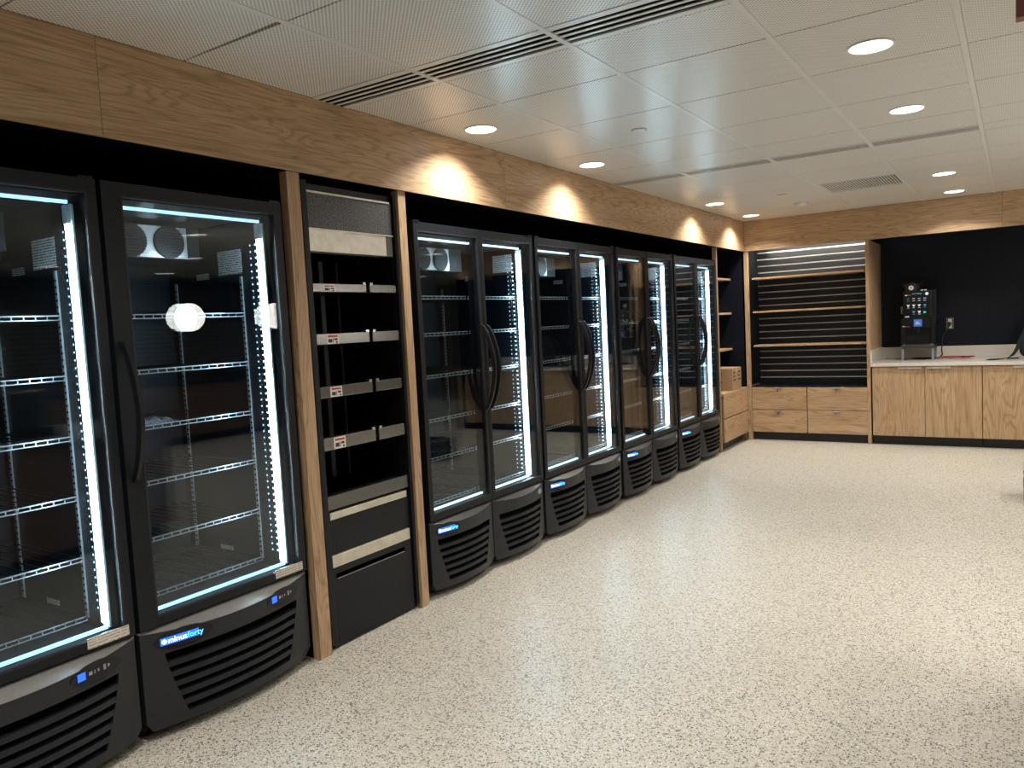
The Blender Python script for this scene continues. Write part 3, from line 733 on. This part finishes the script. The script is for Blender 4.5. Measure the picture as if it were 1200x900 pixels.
box(.037, 1.382, .042, .417, .105, .660).build('carcass', M['brown'], t); box(.037, 1.382, .022, .417, .660, .680).build('top', M['black_wall'], t)
for x0, x1, hx in ((.040, .701, .358), (.711, 1.381, 1.045)):
    for z0, z1 in ((.105, .383), (.389, .668)):
        d = box(x0, x1, .020, .040, z0, z1).build('drawer_front', M['wood_x'], t, bevel=.0015)
        h = MB().box(hx-.042, hx+.042, .004, .030, z1-.002, z1+.003).box(hx-.042, hx+.042, .004, .007, z1-.014, z1+.003)
        h.build('tab_handle', M['alu'], d)
        MB().cyl((hx, .014, z1-.045), .009, .007, 'Y', 14).build('lock', M['chrome'], d)
box(.037, 1.382, .075, .40, 0, .103).build('kick_board', M['kick'], t)

# ------------------------------------------------------------------ counter niche
def base_cab(x0, xm, x1, label):
    t = thing('base_cabinet', label, 'cabinet', ((x0+x1)/2, .4, 0))
    box(x0, x1, .022, .92, .105, .908).build('carcass', M['wood_z'], t)
    for a, b_, side in ((x0, xm, 1), (xm, x1, 0)):
        if b_-a < .05: continue
        d = box(a+.003, b_-.003, .0, .020, .108, .902).build('door', M['wood_z'], t, bevel=.0015)
        hx0, hx1 = (b_-.27, b_-.03) if side else (a+.02, a+.255)
        MB().box(hx0, hx1, -.018, .012, .9025, .906).box(hx0, hx1, -.018, -.014, .880, .906).build('edge_pull', M['satin'], d)
        if not side: MB().cyl((a+.03, -.004, .845), .008, .006, 'Y', 14).build('lock', M['chrome'], d)
    box(x0, x1, .075, .90, 0, .104).build('kick_board', M['kick'], t)
base_cab(1.437, 1.980, 2.531, 'oak two-door base cabinet under the coffee machine')
base_cab(2.534, 3.085, 3.635, 'oak two-door base cabinet under the backpack at right')
base_cab(3.638, 4.375, 4.375, 'oak base cabinet at the right end of the back counter')
t = thing('worktop', 'white stone worktop with upstands in the back counter niche', 'worktop', (2.9, .45, .91))
box(1.424, 4.385, -.022, .930, .911, .944).build('slab', M['quartz'], t, bevel=.002)
box(1.424, 4.385, .930, .947, .912, 1.085).build('upstand', M['quartz'], t, bevel=.0015)
box(1.424, 1.440, -.020, .929, .9445, 1.094).build('upstand', M['quartz'], t, bevel=.0015)
tag(box(4.392, 4.42, -.02, .948, 0, 2.373).build('end_panel', M['black_wall'], loc=(4.4, .45, 0)), 'black end panel closing the back counter niche', 'panel')

# coffee machine
t = thing('coffee_machine', 'black bean-to-cup coffee machine on short steel legs', 'coffee machine', (1.87, .7, .944))
cx0, cx1 = 1.686, 2.045; f0 = .50; bk_ = .86
zb_ = .945
for xx in (1.70, 2.020):
    for yy_ in (.52, .82): MB().cyl((xx, yy_, zb_), .016, .140, n=14).build('leg', M['rail'], t)
box(cx0, cx1, f0+.0, bk_, 1.082, 1.125).build('drip_tray', M['dull'], t, bevel=.004)
lwr = box(cx0, cx1, f0+.07, bk_, 1.125, 1.435).build('lower_body', M['black_metal'], t, bevel=.006)
box(cx0, cx0+.04, f0+.01, f0+.075, 1.125, 1.435).build('side_cheek', M['black_metal'], lwr, bevel=.004)
box(cx1-.04, cx1, f0+.01, f0+.075, 1.125, 1.435).build('side_cheek', M['black_metal'], lwr, bevel=.004)
box(cx0+.05, cx1-.05, f0+.012, f0+.07, 1.128, 1.134).build('drip_grid', M['dull'], lwr)
box(cx0+.04, cx1-.04, f0+.005, f0+.07, 1.330, 1.435).build('display_bezel', M['black_metal'], lwr, bevel=.003)
box(1.826, 1.912, f0+.002, f0+.006, 1.345, 1.428).build('screen', M['screen'], lwr)
MB().box(1.852, 1.866, f0+.0012, f0+.002, 1.392, 1.402).box(1.872, 1.880, f0+.0012, f0+.002, 1.396, 1.402).box(1.848, 1.890, f0+.0012, f0+.002, 1.382, 1.387).build('screen_mark', M['icon'], lwr)
box(1.840, 1.842+.055, f0+.0012, f0+.002, 1.370, 1.374).build('screen_line', M['icon'], lwr)
box(1.703, 1.782, f0+.005, f0+.010, 1.342, 1.356).build('name_strip', M['white'], lwr); box(1.703, 1.782, f0+.0045, f0+.005, 1.342, 1.349).build('name_strip_red', M['red_l'], lwr)
MB().cyl((1.955, f0+.03, 1.35), .012, .07, 'Z', 12).build('spout', M['dull'], lwr)
MB().cyl((1.869, f0+.035, 1.265), .022, .07, 'Z', 14).build('nozzle', M['black_metal'], lwr)
for xx in (1.725, 2.01): MB().tube([(xx-.012, f0+.004, 1.128), (xx, f0+.004, 1.145), (xx+.012, f0+.004, 1.128)], .004, 6).build('grip', M['chrome'], lwr)
upr = box(1.712, 2.062, f0+.012, bk_, 1.440, 1.762).build('upper_body', M['black_metal'], t, bevel=.006)
box(1.718, 2.000, f0, f0+.012, 1.445, 1.755).build('front_panel', M['black_metal'], upr, bevel=.003)
box(2.006, 2.010, f0+.004, f0+.012, 1.445, 1.755).build('edge_strip', M['dull'], upr)
MB().box(1.812, 1.846, f0-.001, f0, 1.724, 1.736).box(1.850, 1.862, f0-.001, f0, 1.728, 1.738).box(1.866, 1.912, f0-.001, f0, 1.722, 1.736).build('panel_mark', M['cyan_d'], upr)
box(1.735, 1.760, f0-.001, f0, 1.710, 1.722).build('panel_mark', M['white'], upr); box(1.763, 1.795, f0-.001, f0, 1.710, 1.722).build('panel_mark', M['red_l'], upr)
MB().cyl((1.966, f0, 1.725), .018, -.0015, 'Y', 16).build('panel_emblem', M['icon'], upr)
for ci in range(4):
    for ri in range(3):
        xx, zz_ = 1.770+ci*.058, 1.662-ri*.076
        if ri == 2 and ci == 0: continue
        m_i = M['green'] if (ri == 2 and ci == 3) else (M['icon'] if (ci+ri*2) % 5 else M['cyan_d'])
        ic = MB()
        if ri == 2 and ci == 3: ic.add([(xx-.013, f0-.0008, zz_+.016), (xx+.017, f0-.0008, zz_), (xx-.013, f0-.0008, zz_-.016)], [(0, 1, 2)])
        elif ri == 0: ic.box(xx-.014, xx+.014, f0-.0008, f0, zz_+.010, zz_+.016).box(xx-.014, xx+.014, f0-.0008, f0, zz_-.016, zz_-.010)
        else: ic.add([(xx-.018, f0-.0008, zz_+.018), (xx+.018, f0-.0008, zz_+.018), (xx+.006, f0-.0008, zz_-.006), (xx-.006, f0-.0008, zz_-.006)], [(0, 1, 2, 3)]).box(xx-.012, xx+.012, f0-.0008, f0, zz_-.022, zz_-.017)
        ic.build('drink_icon', m_i, upr)
box(1.735, 1.778, f0-.001, f0, 1.458, 1.468).build('panel_mark', M['icon'], upr)
MB().box(1.690, 1.703, f0+.02, f0+.035, 1.50, 1.545).box(1.690, 1.712, f0+.02, f0+.035, 1.545, 1.56).cyl((1.697, f0+.018, 1.575), .012, .01, 'Y', 12).build('key', M['chrome'], t)
hp_ = MB().cyl((1.80, .62, 1.762), .088, .08, n=24, r2=.098).build('bean_hopper', M['hopper'], t)
MB().cyl((1.80, .62, 1.842), .104, .014, n=24).build('lid', M['black_metal'], hp_); MB().cyl((1.80, .62, 1.856), .02, .014, n=14).build('knob', M['black_metal'], hp_)
MB().cyl((1.80, .522, 1.803), .027, -.006, 'Y', 20).build('hopper_badge', M['white'], hp_); MB().cyl((1.80, .516, 1.803), .009, -.001, 'Y', 12).build('badge_dot', M['ink'], hp_)
for xx in (1.915, 1.950): box(xx-.012, xx+.012, f0+.015, f0+.04, 1.763, 1.775).build('cap', M['white'], upr)
# cord, outlet, strap bundle, backpack, crates
tag(MB().tube([(1.78, .70, .956), (1.84, .62, .956), (1.92, .60, .953), (1.98, .64, .96), (1.88, .70, .956), (1.80, .74, .956), (1.93, .78, .956), (2.06, .72, .956), (2.10, .78, .99), (2.085, .87, 1.05), (2.10, .90, 1.2), (2.165, .935, 1.33)], .007, 8).build('power_cord', M['rubber'], loc=(1.9, .7, .944), smooth=True), 'black power cord coiled under the coffee machine to the outlet', 'cord')
t = thing('wall_outlet', 'steel wall outlet with a black plug beside the coffee machine', 'outlet', (2.17, .948, 1.35))
box(2.130, 2.212, .943, .9495, 1.286, 1.424).build('plate', M['steel'], t, bevel=.002)
box(2.152, 2.190, .939, .944, 1.300, 1.345).build('socket', M['white'], t, bevel=.002); box(2.152, 2.190, .939, .944, 1.362, 1.408).build('socket', M['white'], t, bevel=.002)
box(2.150, 2.180, .91, .94, 1.325, 1.375).build('plug', M['rubber'], t, bevel=.006)
st = MB()
for k_ in range(5):
    pts = [(2.07+.33*i/10+.01*k_, .58+.035*math.sin(i*.9+k_*1.7)+.03*k_, .953+.007*(k_ % 3)+.010*abs(math.sin(i*.8+k_))) for i in range(11)]
    P = []
    for p_ in pts: P += [(p_[0], p_[1]-.012, p_[2]), (p_[0], p_[1]+.012, p_[2]+.004), (p_[0], p_[1]+.012, p_[2]+.007), (p_[0], p_[1]-.012, p_[2]+.003)]
    st.add(P, [(4*i+q, 4*i+4+q, 4*i+4+(q+1) % 4, 4*i+(q+1) % 4) for i in range(10) for q in range(4)] + [(0, 1, 2, 3), (43, 42, 41, 40)])
tg = tag(st.build('strap_bundle', M['red'], loc=(2.2, .62, .945), smooth=True), 'loose bundle of red straps on the white worktop', 'strap')
t = thing('backpack', 'black backpack at the right edge of the back counter', 'backpack', (3.06, .42, .945))
bp_ = MB().sphere((0, 0, 0), 1, 24, 16, .21, .13, .235, .6)
bp_.v = [(3.045+x+.10*(z/.235*.5+.5)*(1 if x < 0 else .2), .44+y, 1.185+z) for x, y, z in bp_.v]
bp_.build('bag', M['fabric'], t, smooth=True)
pk = MB().sphere((3.12, .315, 1.10), 1, 20, 12, .14, .05, .11, .6); pk.build('pocket', M['fabric'], t, smooth=True)
def ribbon(pts, w, th=.006, tx=.0):
    P = []
    for p_ in pts: P += [(p_[0]-tx, p_[1]-w, p_[2]), (p_[0]-tx, p_[1]+w, p_[2]), (p_[0]+th+tx, p_[1]+w, p_[2]+th), (p_[0]+th+tx, p_[1]-w, p_[2]+th)]
    m_ = len(pts)-1
    return MB().add(P, [(4*i+q, 4*i+4+q, 4*i+4+(q+1) % 4, 4*i+(q+1) % 4) for i in range(m_) for q in range(4)] + [(0, 1, 2, 3), (4*m_+3, 4*m_+2, 4*m_+1, 4*m_)])
ribbon([(2.565, .31, .946), (2.66, .33, .947), (2.74, .37, .953), (2.79, .40, .975), (2.83, .40, 1.03), (2.87, .41, 1.14), (2.92, .42, 1.27), (3.0, .43, 1.40), (3.08, .44, 1.42)], .024, .012, .016).build('shoulder_strap', M['fabric'], t)
ribbon([(2.75, .36, .953), (2.80, .34, .956), (2.86, .34, .957)], .03, .012).build('strap_pad', M['fabric'], t)
MB().tube([(3.05, .44, 1.415), (3.06, .44, 1.455), (3.12, .44, 1.465), (3.18, .44, 1.45), (3.19, .44, 1.415)], .009, 8).build('top_loop', M['fabric'], t)
for k_, l in ((0, 'lower dark crate of two at the right edge of the floor'), (1, 'upper dark crate of two at the right edge of the floor')):
    t = thing('crate', l, 'crate', (3.1, -2.4, .145*k_), 'stacked dark crates')
    z0 = .005 + .128*k_
    w = MB(); x0, x1, y0, y1 = 2.890, 3.36, -2.56, -2.20
    w.box(x0, x1, y0, y1, z0, z0+.012).box(x0, x0+.015, y0, y1, z0, z0+.11).box(x1-.015, x1, y0, y1, z0, z0+.11).box(x0, x1, y0, y0+.015, z0, z0+.11).box(x0, x1, y1-.015, y1, z0, z0+.11)
    w.build('tub', M['kick'], t); 
    rm = MB().box(x0-.006, x1+.006, y0-.006, y0+.018, z0+.11, z0+.122).box(x0-.006, x1+.006, y1-.018, y1+.006, z0+.11, z0+.122).box(x0-.006, x0+.018, y0, y1, z0+.11, z0+.122).box(x1-.018, x1+.006, y0, y1, z0+.11, z0+.122)
    rm.build('rim', M['grey'], t)

# ------------------------------------------------------------------ the rest of the shop, seen only as reflections in the cooler glass
t = thing('service_island', 'brown service island reflected in the leftmost cooler door', 'counter', (3.5, -8, 0))
box(2.99, 4.0, -10.6, -5.98, .10, .90).build('body', M['brown'], t); box(2.955, 4.05, -10.62, -5.95, .901, .935).build('worktop', M['counter_grey'], t, bevel=.003)
box(3.06, 3.95, -10.6, -6.02, 0, .099).build('toe_kick', M['kick'], t)
t = thing('countertop_cooker', 'dark cooker with knobs reflected in the leftmost cooler door', 'cooker', (3.45, -7.2, .936))
box(3.15, 3.7, -7.7, -6.75, .937, 1.02).build('base', M['black_metal'], t, bevel=.01); box(3.2, 3.7, -7.65, -6.8, 1.021, 1.30).build('body', M['dull'], t, bevel=.02)
for k_ in range(4): MB().cyl((3.15, -7.6+.24*k_, .98), .03, -.03, 'X', 14).build('knob', M['chrome'], t)
t = thing('kitchen_counter', 'long brown kitchen counter reflected in the cooler glass', 'counter', (8.4, -1.8, 0))
box(8.0, 8.7, -5.6, 1.2, .12, .93).build('body', M['brown'], t); box(7.96, 8.75, -5.65, 1.22, .931, .965).build('worktop', M['steel'], t); box(8.08, 8.65, -5.6, 1.2, 0, .119).build('toe_kick', M['kick'], t)
for k_ in range(5):
    o = MB().box(8.15, 8.5, -4.9+1.05*k_, -4.3+1.05*k_, .966, 1.10).box(8.2, 8.45, -4.8+1.05*k_, -4.4+1.05*k_, 1.10, 1.14).build('food_pan', M['dull'], loc=(8.3, -4.6+1.05*k_, .966), bevel=.008)
    tag(o, 'covered steel pan on the kitchen counter beyond the frame', 'pan', 'pans on the kitchen counter')
t = thing('range_hood', 'long steel range hood over the kitchen counter beyond the frame', 'range hood', (9.6, -1.8, 2.0))
hd = MB(); P = []
for yv in (-5.4, 1.0): P += [(8.9, yv, 1.98), (10.45, yv, 1.98), (10.45, yv, 2.6), (9.5, yv, 2.6), (8.9, yv, 2.15)]
hd.add(P, [(0, 1, 2, 3, 4), (9, 8, 7, 6, 5)] + [(i, 5+i, 5+(i+1) % 5, (i+1) % 5) for i in range(5)]); hd.build('canopy', M['steel'], t)
for k_, (px, py) in enumerate(((4.1, -4.95), (4.1, -3.86), (4.1, -2.77))):
    t = thing('globe_pendant', ('nearest', 'middle', 'farthest')[k_] + ' white globe pendant reflected in the cooler glass', 'pendant lamp', (px, py, CH), 'globe pendants')
    MB().sphere((px, py, 1.85), .145, 24, 14).build('globe', M['globe'], t, smooth=True)
    MB().tube([(px, py, 1.99), (px, py, CH-.02)], .004, 6).build('cord', M['rubber'], t); MB().cyl((px, py, CH-.025), .05, .024, n=18).build('ceiling_rose', M['white'], t)
    MB().cyl((px, py, 1.975), .03, .05, n=14).build('lamp_holder', M['black_metal'], t)
tag(box(6.3, 7.5, 6.05, 6.099, 0, 2.2).build('passage_door', M['orange'], loc=(6.9, 6.07, 0), bevel=.004), 'orange-brown door at the end of the side passage', 'door')
tag(box(5.0, 5.5, 4.6, 5.1, 0, 2.7).build('dark_column', M['black_wall'], loc=(5.25, 4.85, 0), bevel=.01), 'dark square column in the side passage', 'column')
